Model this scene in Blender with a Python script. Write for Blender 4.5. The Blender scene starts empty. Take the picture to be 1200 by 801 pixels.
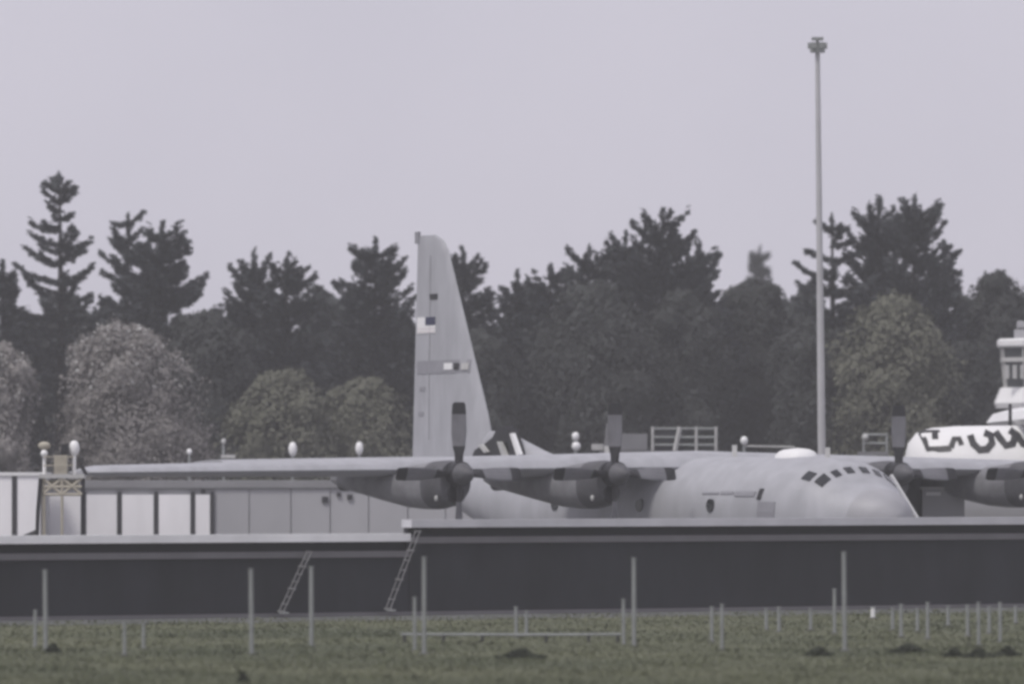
import bpy, math, random
import numpy as np
from mathutils import Vector, Matrix

# ------------------------------------------------------------------ camera, sky, sun, exposure
SC = bpy.context.scene
COL = SC.collection
R = math.radians
F, HY, ZC = 7800.0, 555.0, 3.6          # focal length and horizon in photograph pixels, eye height in metres

cam_d = bpy.data.cameras.new('camera')
cam = bpy.data.objects.new('camera', cam_d)
COL.objects.link(cam)
cam.location = (0, 0, ZC)
cam.rotation_euler = (R(90), 0, 0)
cam_d.sensor_width = 36
cam_d.lens = 36 * F / 1200
cam_d.shift_y = (HY - 400.5) / 1200
cam_d.clip_start, cam_d.clip_end = 1.0, 6000
cam_d.dof.use_dof = True                 # very long, wide open lens focused on the aircraft
cam_d.dof.focus_distance = 192
cam_d.dof.aperture_fstop = 0.95
SC.camera = cam

SUN_EL, SUN_AZ = 58, 224                 # azimuth measured clockwise from +Y (away from the camera)
w = bpy.data.worlds.new('World')
SC.world = w
w.use_nodes = True
nt = w.node_tree
nt.nodes.clear()
out = nt.nodes.new('ShaderNodeOutputWorld')
bg = nt.nodes.new('ShaderNodeBackground')
sky = nt.nodes.new('ShaderNodeTexSky')
sky.sky_type = 'NISHITA'
sky.sun_disc = False
sky.sun_elevation = R(SUN_EL)
sky.sun_rotation = R(SUN_AZ)
sky.dust_density = 4
mx = nt.nodes.new('ShaderNodeMix')
mx.data_type = 'RGBA'
mx.inputs[0].default_value = 0.93        # an even deck of cloud over the clear sky
mx.inputs[7].default_value = (4.95, 4.76, 5.46, 1)
nt.links.new(sky.outputs[0], mx.inputs[6])
wtc = nt.nodes.new('ShaderNodeTexCoord')          # faint unevenness of the cloud deck, the same all round
wno = nt.nodes.new('ShaderNodeTexNoise')
wno.inputs['Scale'].default_value = 16
wno.inputs['Detail'].default_value = 3
wcr = nt.nodes.new('ShaderNodeValToRGB')
wcr.color_ramp.elements[0].position, wcr.color_ramp.elements[1].position = 0.3, 0.7
wcr.color_ramp.elements[0].color = (4.80, 4.63, 5.33, 1)
wcr.color_ramp.elements[1].color = (5.10, 4.90, 5.60, 1)
nt.links.new(wtc.outputs['Generated'], wno.inputs['Vector'])
nt.links.new(wno.outputs[0], wcr.inputs[0])
nt.links.new(wcr.outputs[0], mx.inputs[7])
nt.links.new(mx.outputs[2], bg.inputs[0])
bg.inputs[1].default_value = 0.10
nt.links.new(bg.outputs[0], out.inputs[0])

sd = bpy.data.lights.new('sun', 'SUN')
sd.energy = 1.5
sd.angle = R(14)
sd.color = (1.0, 0.965, 0.92)
sun = bpy.data.objects.new('sun', sd)
COL.objects.link(sun)
sdir = Vector((math.sin(R(SUN_AZ)) * math.cos(R(SUN_EL)), math.cos(R(SUN_AZ)) * math.cos(R(SUN_EL)), math.sin(R(SUN_EL))))
sun.rotation_euler = (-sdir).to_track_quat('-Z', 'Y').to_euler()
sun.location = (0, 0, 200)

SC.view_settings.view_transform = 'Standard'
SC.view_settings.look = 'None'
SC.view_settings.exposure = 0.35
SC.view_settings.gamma = 1
SC.view_settings.use_curve_mapping = False
SC.cycles.filter_width = 3.2             # a soft long lens
SC.cycles.volume_bounces = 1
SC.cycles.max_bounces = 5
SC.cycles.diffuse_bounces = 3

rng = random.Random(7)
nr = np.random.default_rng(11)


def at(px, py, Y):
    """the point at distance Y that the photograph shows at pixel px, py"""
    return Vector(((px - 600) * Y / F, Y, ZC + (HY - py) * Y / F))


def ground_Y(py):
    return F * ZC / (py - HY)


# ------------------------------------------------------------------ materials
def mat(name, c, rough=0.7, var=0.12, scale=2.0, metal=0.0, bump=0.0, streak=None, c2=None, spec=0.4, detail=5):
    m = bpy.data.materials.new(name)
    m.use_nodes = True
    t = m.node_tree
    b = t.nodes['Principled BSDF']
    b.inputs['Roughness'].default_value = rough
    b.inputs['Metallic'].default_value = metal
    b.inputs['Specular IOR Level'].default_value = spec
    tc = t.nodes.new('ShaderNodeTexCoord')
    mp = t.nodes.new('ShaderNodeMapping')
    if streak:
        mp.inputs['Scale'].default_value = streak
    n = t.nodes.new('ShaderNodeTexNoise')
    n.inputs['Scale'].default_value = scale
    n.inputs['Detail'].default_value = detail
    n.inputs['Roughness'].default_value = 0.6
    r = t.nodes.new('ShaderNodeValToRGB')
    lo = [x * (1 - var) for x in c]
    hi = [min(1, x * (1 + var)) for x in (c2 or c)]
    r.color_ramp.elements[0].color = (*lo, 1)
    r.color_ramp.elements[1].color = (*hi, 1)
    r.color_ramp.elements[0].position = 0.32
    r.color_ramp.elements[1].position = 0.68
    t.links.new(tc.outputs['Object'], mp.inputs[0])
    t.links.new(mp.outputs[0], n.inputs['Vector'])
    t.links.new(n.outputs[0], r.inputs[0])
    t.links.new(r.outputs[0], b.inputs['Base Color'])
    if bump:
        bn = t.nodes.new('ShaderNodeBump')
        bn.inputs['Strength'].default_value = bump
        bn.inputs['Distance'].default_value = 0.03
        t.links.new(n.outputs[0], bn.inputs['Height'])
        t.links.new(bn.outputs[0], b.inputs['Normal'])
    return m


M = dict(
    grass=mat('grass', (0.100, 0.112, 0.072), 0.95, 0.16, 0.13, c2=(0.118, 0.124, 0.080), bump=0.15, spec=0.1),
    blade=mat('grass blades', (0.112, 0.128, 0.082), 0.9, 0.14, 0.13, c2=(0.136, 0.144, 0.092), spec=0.1),
    worn=mat('worn ground', (0.125, 0.130, 0.125), 0.95, 0.2, 0.5, spec=0.1),
    tuft=mat('dark weeds', (0.055, 0.062, 0.045), 0.9, 0.3, 2, spec=0.1),
    concrete=mat('apron concrete', (0.16, 0.16, 0.16), 0.9, 0.12, 0.3, bump=0.1),
    plane=mat('aircraft grey paint', (0.37, 0.375, 0.40), 0.5, 0.11, 1.1, streak=(1.6, 1.6, 0.5)),
    planed=mat('aircraft darker grey paint', (0.26, 0.26, 0.285), 0.5, 0.12, 1.2),
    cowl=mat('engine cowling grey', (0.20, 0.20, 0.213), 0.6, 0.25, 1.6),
    black=mat('black rubber', (0.012, 0.012, 0.014), 0.6, 0.2, 4),
    blk=mat('black paint', (0.015, 0.015, 0.018), 0.5, 0.2, 4),
    radome=mat('radome grey', (0.33, 0.33, 0.35), 0.5, 0.1, 1.2),
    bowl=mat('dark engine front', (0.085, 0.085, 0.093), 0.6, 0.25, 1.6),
    bladeg=mat('propeller grey', (0.16, 0.16, 0.175), 0.5, 0.1, 3),
    pglass=mat('cockpit glass', (0.012, 0.014, 0.018), 0.12, 0.1, 2, spec=0.6),
    white=mat('white paint', (0.80, 0.80, 0.80), 0.5, 0.05, 1.0),
    whited=mat('weathered white panel', (0.90, 0.89, 0.90), 0.7, 0.07, 0.8, streak=(1, 1, 0.25)),
    pale=mat('pale metal', (0.48, 0.48, 0.47), 0.5, 0.12, 2),
    galv=mat('galvanised steel', (0.27, 0.285, 0.28), 0.5, 0.15, 3),
    ladder=mat('dull ladder steel', (0.19, 0.19, 0.195), 0.6, 0.15, 3),
    mast=mat('mast steel', (0.46, 0.46, 0.47), 0.45, 0.1, 0.5),
    bgrey=mat('grey wall sheet', (0.40, 0.40, 0.415), 0.8, 0.06, 0.5, streak=(1, 1, 0.3)),
    dpost=mat('dark post', (0.03, 0.03, 0.035), 0.7, 0.2, 2),
    roof=mat('grey roof', (0.26, 0.26, 0.27), 0.8, 0.1, 0.5),
    wall=mat('dark wall paint', (0.018, 0.019, 0.025), 0.8, 0.35, 0.8, streak=(1, 1, 0.3)),
    wallr=mat('dark wall recess', (0.016, 0.016, 0.02), 0.8, 0.15, 1),
    ledge=mat('grey wall ledge', (0.15, 0.145, 0.155), 0.7, 0.1, 1),
    coping=mat('light wall coping', (0.86, 0.86, 0.87), 0.6, 0.10, 0.7),
    copingg=mat('greyed wall coping', (0.60, 0.60, 0.63), 0.6, 0.12, 0.7),
    lamp=mat('lamp white', (0.85, 0.85, 0.85), 0.3, 0.03, 2),
    tan=mat('dusty tan metal', (0.42, 0.39, 0.32), 0.7, 0.15, 2),
    truck=mat('truck grey', (0.20, 0.20, 0.21), 0.5, 0.1, 1),
    conifer=mat('conifer needles', (0.058, 0.064, 0.068), 0.9, 0.3, 0.5, spec=0.1),
    wood=mat('woodland leaves', (0.050, 0.055, 0.055), 0.9, 0.3, 0.3, spec=0.1),
    leafd=mat('dark leaves', (0.056, 0.060, 0.058), 0.9, 0.35, 0.5, spec=0.1),
    olive=mat('olive leaves', (0.135, 0.138, 0.108), 0.9, 0.18, 0.5, spec=0.1),
    pleaf=mat('pale spring leaves', (0.25, 0.236, 0.227), 0.9, 0.2, 0.7, spec=0.1),
    tip=mat('pale blossom', (0.50, 0.50, 0.49), 0.9, 0.3, 2, spec=0.1),
    bark=mat('bark', (0.035, 0.031, 0.028), 0.95, 0.3, 3, spec=0.1),
    darkw=mat('tower glass', (0.05, 0.055, 0.06), 0.2, 0.1, 2, spec=0.6),
    flagb=mat('flag blue', (0.03, 0.035, 0.08), 0.6, 0.1, 2),
    flagr=mat('flag red', (0.66, 0.58, 0.58), 0.6, 0.1, 2),
)


# ------------------------------------------------------------------ mesh helpers
class MB:
    def __init__(s):
        s.v, s.f, s.mi = [], [], []

    def add(s, vs, fs, mi=0):
        o = len(s.v)
        s.v += [tuple(p) for p in vs]
        s.f += [tuple(i + o for i in f) for f in fs]
        s.mi += [mi] * len(fs)
        return s

    def box(s, x0, x1, y0, y1, z0, z1, mi=0):
        vs = [(x, y, z) for z in (z0, z1) for y in (y0, y1) for x in (x0, x1)]
        return s.add(vs, [(0, 2, 3, 1), (4, 5, 7, 6), (0, 1, 5, 4), (2, 6, 7, 3), (0, 4, 6, 2), (1, 3, 7, 5)], mi)

    def tube(s, pts, rad, n=8, mi=0):
        pts = [Vector(p) for p in pts]
        if not isinstance(rad, (list, tuple)):
            rad = [rad] * len(pts)
        vs, fs = [], []
        for i, p in enumerate(pts):
            d = (pts[min(i + 1, len(pts) - 1)] - pts[max(i - 1, 0)]).normalized()
            a = d.cross(Vector((0, 0, 1)) if abs(d.z) < 0.9 else Vector((1, 0, 0))).normalized()
            b = d.cross(a)
            for k in range(n):
                t = 2 * math.pi * k / n
                vs.append(p + (a * math.cos(t) + b * math.sin(t)) * rad[i])
        for i in range(len(pts) - 1):
            for k in range(n):
                fs.append((i * n + k, i * n + (k + 1) % n, (i + 1) * n + (k + 1) % n, (i + 1) * n + k))
        fs.append(tuple(range(n))[::-1])
        fs.append(tuple((len(pts) - 1) * n + k for k in range(n)))
        return s.add(vs, fs, mi)

    def loft(s, rings, mi=0, cap=True):
        n = len(rings[0])
        vs = [p for r_ in rings for p in r_]
        fs = []
        for i in range(len(rings) - 1):
            for k in range(n):
                fs.append((i * n + k, i * n + (k + 1) % n, (i + 1) * n + (k + 1) % n, (i + 1) * n + k))
        if cap:
            fs.append(tuple(range(n))[::-1])
            fs.append(tuple((len(rings) - 1) * n + k for k in range(n)))
        return s.add(vs, fs, mi)

    def grid(s, pts, mi=0):
        """pts: rows of points"""
        m = len(pts[0])
        vs = [p for r_ in pts for p in r_]
        fs = [(i * m + j, i * m + j + 1, (i + 1) * m + j + 1, (i + 1) * m + j) for i in range(len(pts) - 1) for j in range(m - 1)]
        return s.add(vs, fs, mi)

    def ball(s, c, r, n=10, mi=0):
        rx, ry, rz = r if isinstance(r, (list, tuple)) else (r, r, r)
        rings = []
        for i in range(1, n):
            t = math.pi * i / n
            rings.append([(c[0] + rx * math.sin(t) * math.cos(2 * math.pi * k / 12), c[1] + ry * math.sin(t) * math.sin(2 * math.pi * k / 12), c[2] + rz * math.cos(t)) for k in range(12)])
        return s.loft(rings, mi)

    def build(s, name, m, parent=None, smooth=False, recalc=True):
        me = bpy.data.meshes.new(name)
        me.from_pydata(s.v, [], s.f)
        for q in (m if isinstance(m, (list, tuple)) else [m]):
            me.materials.append(q)
        me.polygons.foreach_set('material_index', s.mi)
        me.update()
        if recalc:
            import bmesh
            bm = bmesh.new()
            bm.from_mesh(me)
            bmesh.ops.recalc_face_normals(bm, faces=bm.faces)
            bm.to_mesh(me)
            bm.free()
        if smooth:
            me.polygons.foreach_set('use_smooth', [True] * len(me.polygons))
            try:
                me.set_sharp_from_angle(angle=R(40))
            except Exception:
                pass
        o = bpy.data.objects.new(name, me)
        COL.objects.link(o)
        if parent:
            o.parent = parent
        return o


def tag(o, label=None, cat=None, group=None, kind=None):
    if label: o['label'] = label
    if cat: o['category'] = cat
    if group: o['group'] = group
    if kind: o['kind'] = kind
    return o


def thing(name, label, cat, loc=(0, 0, 0), rz=0.0, group=None):
    o = bpy.data.objects.new(name, None)
    COL.objects.link(o)
    o.location = loc
    o.rotation_euler = (0, 0, rz)
    o.empty_display_size = 0.5
    return tag(o, label, cat, group)


def copy_tree(o, parent=None):
    c = o.copy()
    COL.objects.link(c)
    c.parent = parent
    for ch in list(o.children):
        copy_tree(ch, c)
    return c


def quads_mesh(name, P, U, V, m, parent=None, mats=None):
    """one mesh of loose quads: centres P, half-axes U and V (numpy n x 3)"""
    n = len(P)
    co = np.empty((n, 4, 3), np.float32)
    co[:, 0] = P - U - V * 0.55
    co[:, 1] = P + U * 0.9 - V
    co[:, 2] = P + U + V * 0.6
    co[:, 3] = P - U * 0.75 + V
    me = bpy.data.meshes.new(name)
    me.vertices.add(n * 4)
    me.vertices.foreach_set('co', co.reshape(-1))
    me.loops.add(n * 4)
    me.loops.foreach_set('vertex_index', np.arange(n * 4, dtype=np.int32))
    me.polygons.add(n)
    me.polygons.foreach_set('loop_start', np.arange(0, n * 4, 4, dtype=np.int32))
    for q in (m if isinstance(m, list) else [m]):
        me.materials.append(q)
    if mats is not None:
        me.polygons.foreach_set('material_index', mats.astype(np.int32))
    me.update(calc_edges=True)
    o = bpy.data.objects.new(name, me)
    COL.objects.link(o)
    if parent:
        o.parent = parent
    return o


def unit(a):
    return a / np.maximum(np.linalg.norm(a, axis=1, keepdims=True), 1e-9)


# ------------------------------------------------------------------ the setting
g = MB()
g.box(-650, 650, -90, 1450, -0.5, 0.0)
tag(g.build('ground', M['grass']), 'rough grey green grass in front of the wall', kind='structure')

WA, WB = Vector((-12.54, 163.0)), Vector((13.85, 180.0))       # line of the wall base
wd = (WB - WA).normalized()
wn = Vector((wd.y, -wd.x))                                      # towards the camera


def wall_s(px):
    """distance along the wall from WA that shows at pixel column px"""
    k = (px - 600) / F
    return (k * WA.y - WA.x) / (wd.x - k * wd.y)


def wpt(s, d, z):
    q = WA + wd * s + wn * d
    return Vector((q.x, q.y, z))


ap = MB()
q = [wpt(-70, -0.4, 0.004), wpt(110, -0.4, 0.004)]
ap.add([q[0], q[1], (240, 300, 0.004), (240, 292, 0.004), (-240, 292, 0.004), (-240, 180, 0.004)], [(0, 1, 2, 3, 4, 5)])
tag(ap.build('apron', M['concrete'], recalc=False), 'pale concrete apron behind the wall', kind='structure')


def wall_box(mb, s0, s1, d0, d1, z0, z1, mi=0):
    vs = [wpt(s, d, z) for z in (z0, z1) for d in (d0, d1) for s in (s0, s1)]
    mb.add(vs, [(0, 2, 3, 1), (4, 5, 7, 6), (0, 1, 5, 4), (2, 6, 7, 3), (0, 4, 6, 2), (1, 3, 7, 5)], mi)


SW = wall_s(479)


def make_wall(s0, s1, H, label, cop, ck):
    t = thing('boundary_wall', label, 'wall', wpt((s0 + s1) / 2, 0, 0), 0, 'dark walls along the grass')
    t.matrix_world = Matrix.Translation(wpt((s0 + s1) / 2, 0, 0))
    o0 = t.location.copy()

    def fin(mb, name, m):
        mb.v = [tuple(Vector(p) - o0) for p in mb.v]
        return mb.build(name, m, t)
    b = MB(); wall_box(b, s0, s1, -0.30, 0.0, -0.1, H - 0.60); fin(b, 'wall_face', M['wall'])
    b = MB(); wall_box(b, s0, s1, -0.28, 0.07, H - 0.60, H - 0.44); fin(b, 'ledge', M['ledge'])
    b = MB(); wall_box(b, s0, s1, -0.26, -0.10, H - 0.44, H - 0.20); fin(b, 'recess', M['wallr'])
    b = MB(); wall_box(b, s0, s1, -0.36, 0.12, H - 0.20, H); fin(b, 'coping', cop)
    b = MB(); wall_box(b, s0, s1, 0.0, 0.14, -0.1, 0.10); fin(b, 'plinth', M['ledge'])
    return t


make_wall(-34, SW - 0.01, 2.09, 'lower dark wall section on the left with a white coping', M['coping'], 0)
make_wall(SW + 0.01, 75, 2.44, 'higher dark wall section on the right with a greyer coping', M['copingg'], 1)


pp = MB()
q = [wpt(-70, 0.16, 0.004), wpt(110, 0.16, 0.004), wpt(110, 4.6, 0.004), wpt(-70, 4.6, 0.004)]
pp.add(q, [(0, 1, 2, 3)])
tag(pp.build('path', M['worn'], recalc=False), 'worn greyish strip of ground along the foot of the wall', kind='structure')


# leaning steel steps in front of the wall
def make_ladder(px0, py0, px1, py1, label, sh):
    s0, s1 = wall_s(px0), wall_s(px1)
    a, bq = wpt(s0, 0.5, 0), wpt(s1, 0.5, 0)
    z0 = ZC + (HY - py0) * a.y / F
    z1 = ZC + (HY - py1) * bq.y / F
    t = thing('leaning_ladder', label, 'ladder', wpt(s0, 0.5, max(0, z0)), 0, 'ladders against the dark wall')
    o0 = t.location.copy()
    for d in (0.25, 0.47):
        m = MB(); m.tube([wpt(s0, d, z0) - o0, wpt(s1, d, z1) - o0], 0.018, 6); m.build('rail', M['ladder'], t)
    n = 8
    for k in range(n + 1):
        f = k / n
        s, z = s0 + (s1 - s0) * f, z0 + (z1 - z0) * f
        m = MB(); m.tube([wpt(s, 0.2, z) - o0, wpt(s, 0.52, z) - o0], 0.034 if k % 3 == 0 else 0.016, 6)
        m.build('rung', M['ladder'], t)
    m = MB(); m.box(-0.12, 0.12, -0.3, 0.3, -0.05 - 0.0, -0.02); m.build('foot', M['galv'], t)
    return t


make_ladder(321, 716, 354, 646, 'steel ladder leaning on the lower wall, well left of the wall step', 0)
make_ladder(446, 713, 481, 622, 'steel ladder leaning up to the step where the wall gets higher', 0)

# ------------------------------------------------------------------ low building on the left
BY = 236.0
bx = lambda px, Y=BY: (px - 600) * Y / F
bz = lambda py, Y=BY: ZC + (HY - py) * Y / F
b0 = Vector((bx(300), BY, 0))
bt = thing('low_building', 'long low grey building with white door panels on its left half', 'building', b0)
zt, zl = bz(563), bz(579)
m = MB(); m.box(bx(-140) - b0.x, bx(560) - b0.x, 0.10, 13, 0, zt - 0.25); m.build('wall', M['bgrey'], bt)
m = MB(); m.box(bx(-145) - b0.x, bx(565) - b0.x, -0.06, 13.2, zt - 0.25, zt); m.build('roof', M['roof'], bt)
edges = [250, 292, 341, 387, 432, 478, 522, 560]
for i in range(len(edges) - 1):
    m = MB(); m.box(bx(edges[i]) - b0.x + 0.02, bx(edges[i + 1]) - b0.x - 0.02, 0.02 + 0.012 * (i % 2), 0.10, 0.1, zt - 0.28)
    m.build('wall_panel', M['bgrey'], bt)
wp = [(53, 96, zl), (101, 137, zl), (143, 180, zl), (186, 223, zl), (229, 246, zl)]
for a, b, z in wp:
    m = MB(); m.box(bx(a) - b0.x, bx(b) - b0.x, -0.03, 0.10, 0.1, z); m.build('door_panel', M['whited'], bt)
for p in (98.5, 140, 183, 226, 249):
    m = MB(); m.box(bx(p) - b0.x - 0.07, bx(p) - b0.x + 0.07, -0.06, 0.10, 0.0, zl + 0.1); m.build('post', M['dpost'], bt)
for px, py, r_ in ((381, 585, 0.11), (397, 579, 0.07), (410, 582, 0.09), (238, 575, 0.08)):
    m = MB(); m.box(bx(px) - b0.x - r_, bx(px) - b0.x + r_, -0.05, 0.05, bz(py) - r_, bz(py) + r_); m.build('vent', M['dpost'], bt)

h0 = Vector((bx(10, 232), 232, 0))
ht = thing('white_shed', 'taller white panelled shed at the far left edge', 'shed', h0)
zh = bz(553, 232)
m = MB(); m.box(bx(-130, 232) - h0.x, bx(50, 232) - h0.x, 0.06, 3.4, 0, zh - 0.12); m.build('wall', M['bgrey'], ht)
m = MB(); m.box(bx(-133, 232) - h0.x, bx(52, 232) - h0.x, -0.08, 3.5, zh - 0.12, zh); m.build('roof', M['white'], ht)
for a, b in ((-72, -30), (-26, 14), (20, 47)):
    m = MB(); m.box(bx(a, 232) - h0.x, bx(b, 232) - h0.x, -0.02, 0.06, 0.05, zh - 0.14); m.build('door_panel', M['whited'], ht)
for p in (-28, 17):
    m = MB(); m.box(bx(p, 232) - h0.x - 0.09, bx(p, 232) - h0.x + 0.09, -0.05, 0.06, 0, zh - 0.14); m.build('post', M['dpost'], ht)

# ------------------------------------------------------------------ the grey transport aircraft
AP = Vector(((801 - 600) * 200 / F, 200, 0))
air = thing('transport_aircraft', 'large grey four engined military transport aircraft with tall tail fin', 'aircraft', AP, R(-60))
ST = [(11.75, 2.15, 2.40, 0.10), (11.5, 1.72, 2.80, 0.55), (11.0, 1.32, 3.10, 1.00), (10.3, 0.98, 3.28, 1.40), (9.9, 0.88, 3.50, 1.58),
      (9.3, 0.80, 3.90, 1.80), (8.7, 0.74, 4.05, 1.96), (7.8, 0.70, 4.10, 2.08), (6.5, 0.68, 4.11, 2.15), (0, 0.68, 4.11, 2.15), (-6, 0.70, 4.11, 2.15),
      (-7.5, 0.98, 4.11, 2.10), (-10, 1.72, 4.10, 1.86), (-12.5, 2.52, 4.08, 1.46), (-15, 3.20, 4.05, 0.98), (-17, 3.62, 4.00, 0.52), (-18.3, 3.80, 3.94, 0.10)]


def fsec(u):
    for i in range(len(ST) - 1):
        if ST[i][0] >= u >= ST[i + 1][0]:
            f = (ST[i][0] - u) / (ST[i][0] - ST[i + 1][0])
            return [ST[i][k] + (ST[i + 1][k] - ST[i][k]) * f for k in (1, 2, 3)]
    return list((ST[0] if u > 0 else ST[-1])[1:])


def fpt(u, phi, off=0.0):
    """phi in degrees: 0 port side, 90 top, 180 starboard side"""
    zb, z1, hw = fsec(u)
    c, s = math.cos(R(phi)), math.sin(R(phi))
    e = 0.92
    return Vector((u, (hw + off) * math.copysign(abs(c) ** e, c), (zb + z1) / 2 + ((z1 - zb) / 2 + off) * math.copysign(abs(s) ** e, s)))


us = sorted({*[s_[0] for s_ in ST], *np.arange(-18, 11.7, 0.6).tolist()}, reverse=True)
m = MB(); m.loft([[fpt(u, 360 * k / 40) for k in range(40)] for u in us])
fus = m.build('fuselage', M['plane'], air, True)


def patch(u0, u1, p0, p1, name, mt, parent, off=0.012, nu=3, npx=4, shear=0.0):
    mb = MB()
    rows = []
    for i in range(nu + 1):
        u = u0 + (u1 - u0) * i / nu
        rows.append([fpt(u + shear * j / npx, p0 + (p1 - p0) * j / npx, off) for j in range(npx + 1)])
    mb.grid(rows)
    o = mb.build(name, mt, parent, recalc=False)
    sm = o.modifiers.new('thickness', 'SOLIDIFY'); sm.thickness = 0.03; sm.offset = 0
    return o


# cockpit glazing
for p0, p1 in ((64, 72), (79, 87), (94, 102), (109, 117)):
    patch(9.70, 9.46, p0, p1, 'windscreen', M['pglass'], fus)
for p0, p1 in ((123, 141), (57, 39)):
    q_ = 1 if p0 > 90 else -1
    patch(9.68, 9.40, p0, p1 - 3 * q_, 'windscreen', M['pglass'], fus)
    patch(9.26, 8.92, p0 + 5 * q_, p1 - 1 * q_, 'side_window', M['pglass'], fus)
# darker radome over the nose
rr_ = []
for u in (11.75, 11.68, 11.5, 11.25, 11.0, 10.75):
    rr_.append([fpt(u, 360 * k / 32, 0.014) for k in range(32)])
mb = MB(); mb.loft(rr_); mb.build('radome', M['radome'], fus, True)
patch(8.3, 7.5, 168, 204, 'crew_door', M['planed'], fus, off=0.008)
# dark markings on the forward side
patch(7.25, 6.2, 158, 163, 'dark_marking', M['planed'], fus)
patch(6.1, 5.4, 158, 161, 'dark_marking', M['planed'], fus)
patch(5.3, 4.4, 159, 161, 'dark_marking', M['planed'], fus)
patch(7.6, 7.4, 155, 166, 'dark_marking', M['blk'], fus)
for u in (5.0, 1.0, -4.0):
    mb = MB()
    c = fpt(u, 172, 0.01)
    mb.tube([c + Vector((0, 0.05, 0)), c + Vector((0, -0.03, 0))], 0.2, 14)
    mb.build('porthole', M['pglass'], fus)
# satcom fairing and aerials on the roof
mb = MB()
mb.loft([[(u, 0.55 * k_ * math.cos(t), 4.06 + 0.30 * k_ * max(0, math.sin(t)) - (0.04 if math.sin(t) <= 0 else 0)) for t in [2 * math.pi * j / 16 for j in range(16)]]
         for u, k_ in ((7.0, 0.15), (6.9, 0.6), (6.7, 0.95), (6.35, 1), (5.9, 0.9), (5.6, 0.55), (5.45, 0.12))])
mb.build('antenna_fairing', M['white'], air, True)
for u, hgt in ((8.0, 0.28), (2.9, 0.35), (-4.5, 0.35)):
    mb = MB()
    mb.loft([[(u + 0.14 * k_, y, z) for k_, y in ((1, 0), (0, 0.02), (-1, 0), (0, -0.02))] for z in (fpt(u, 90).z - 0.03, fpt(u, 90).z + hgt)])
    mb.build('aerial', M['pale'], air)
# wheel sponsons
for sgn in (-1, 1):
    mb = MB()
    mb.loft([[(u, sgn * (1.85 + 0.62 * k_ * math.cos(t)), 1.15 + 0.72 * k_ * math.sin(t)) for t in [2 * math.pi * j / 18 for j in range(18)]]
             for u, k_ in ((3.9, 0.15), (3.4, 0.6), (2.4, 0.95), (1.0, 1), (-2.5, 1), (-4.2, 0.85), (-5.4, 0.45), (-5.9, 0.1))])
    mb.build('gear_sponson', M['plane'], air, True)
    for u in (1.1, -0.6):
        mb = MB(); mb.tube([(u, sgn * 1.72, 0.70), (u, sgn * 2.16, 0.70)], 0.70, 20)
        wh = mb.build('main_wheel', M['black'], air)
        mb = MB(); mb.tube([(u, sgn * 2.15, 0.70), (u, sgn * 2.19, 0.70)], 0.28, 14); mb.build('rim', M['pale'], wh)
mb = MB(); mb.tube([(8.6, 0, 0.5), (8.6, 0, 1.2)], 0.09, 8); ng = mb.build('nose_gear', M['pale'], air)
for sgn in (-1, 1):
    mb = MB(); mb.tube([(8.6, sgn * 0.12, 0.5), (8.6, sgn * 0.44, 0.5)], 0.5, 18); mb.build('wheel', M['black'], ng)


def foil(n=9):
    xs = [(1 - math.cos(math.pi * i / n)) / 2 for i in range(n + 1)]
    th = lambda x: 5 * (0.2969 * math.sqrt(x) - 0.126 * x - 0.3516 * x * x + 0.2843 * x ** 3 - 0.1036 * x ** 4)
    return xs, th


XS, TH = foil()


def wing_ring(y, ule, ute, zc, t, camber=0.2):
    c = ule - ute
    up = [(ule - c * x, y, zc + t * TH(x) * (1 + camber)) for x in XS]
    lo = [(ule - c * x, y, zc - t * TH(x) * (1 - camber)) for x in XS[1:-1]]
    return up + lo[::-1]


def wst(y):
    """leading edge, trailing edge, height and thickness at span station y"""
    a = abs(y) / 20.2
    ch = 4.9 if abs(y) < 5 else 4.9 - 2.5 * (abs(y) - 5) / 15.2
    le = 2.0 - 0.9 * a
    return le, le - ch, 3.82 - 0.17 * a, 0.80 - 0.48 * a


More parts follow.
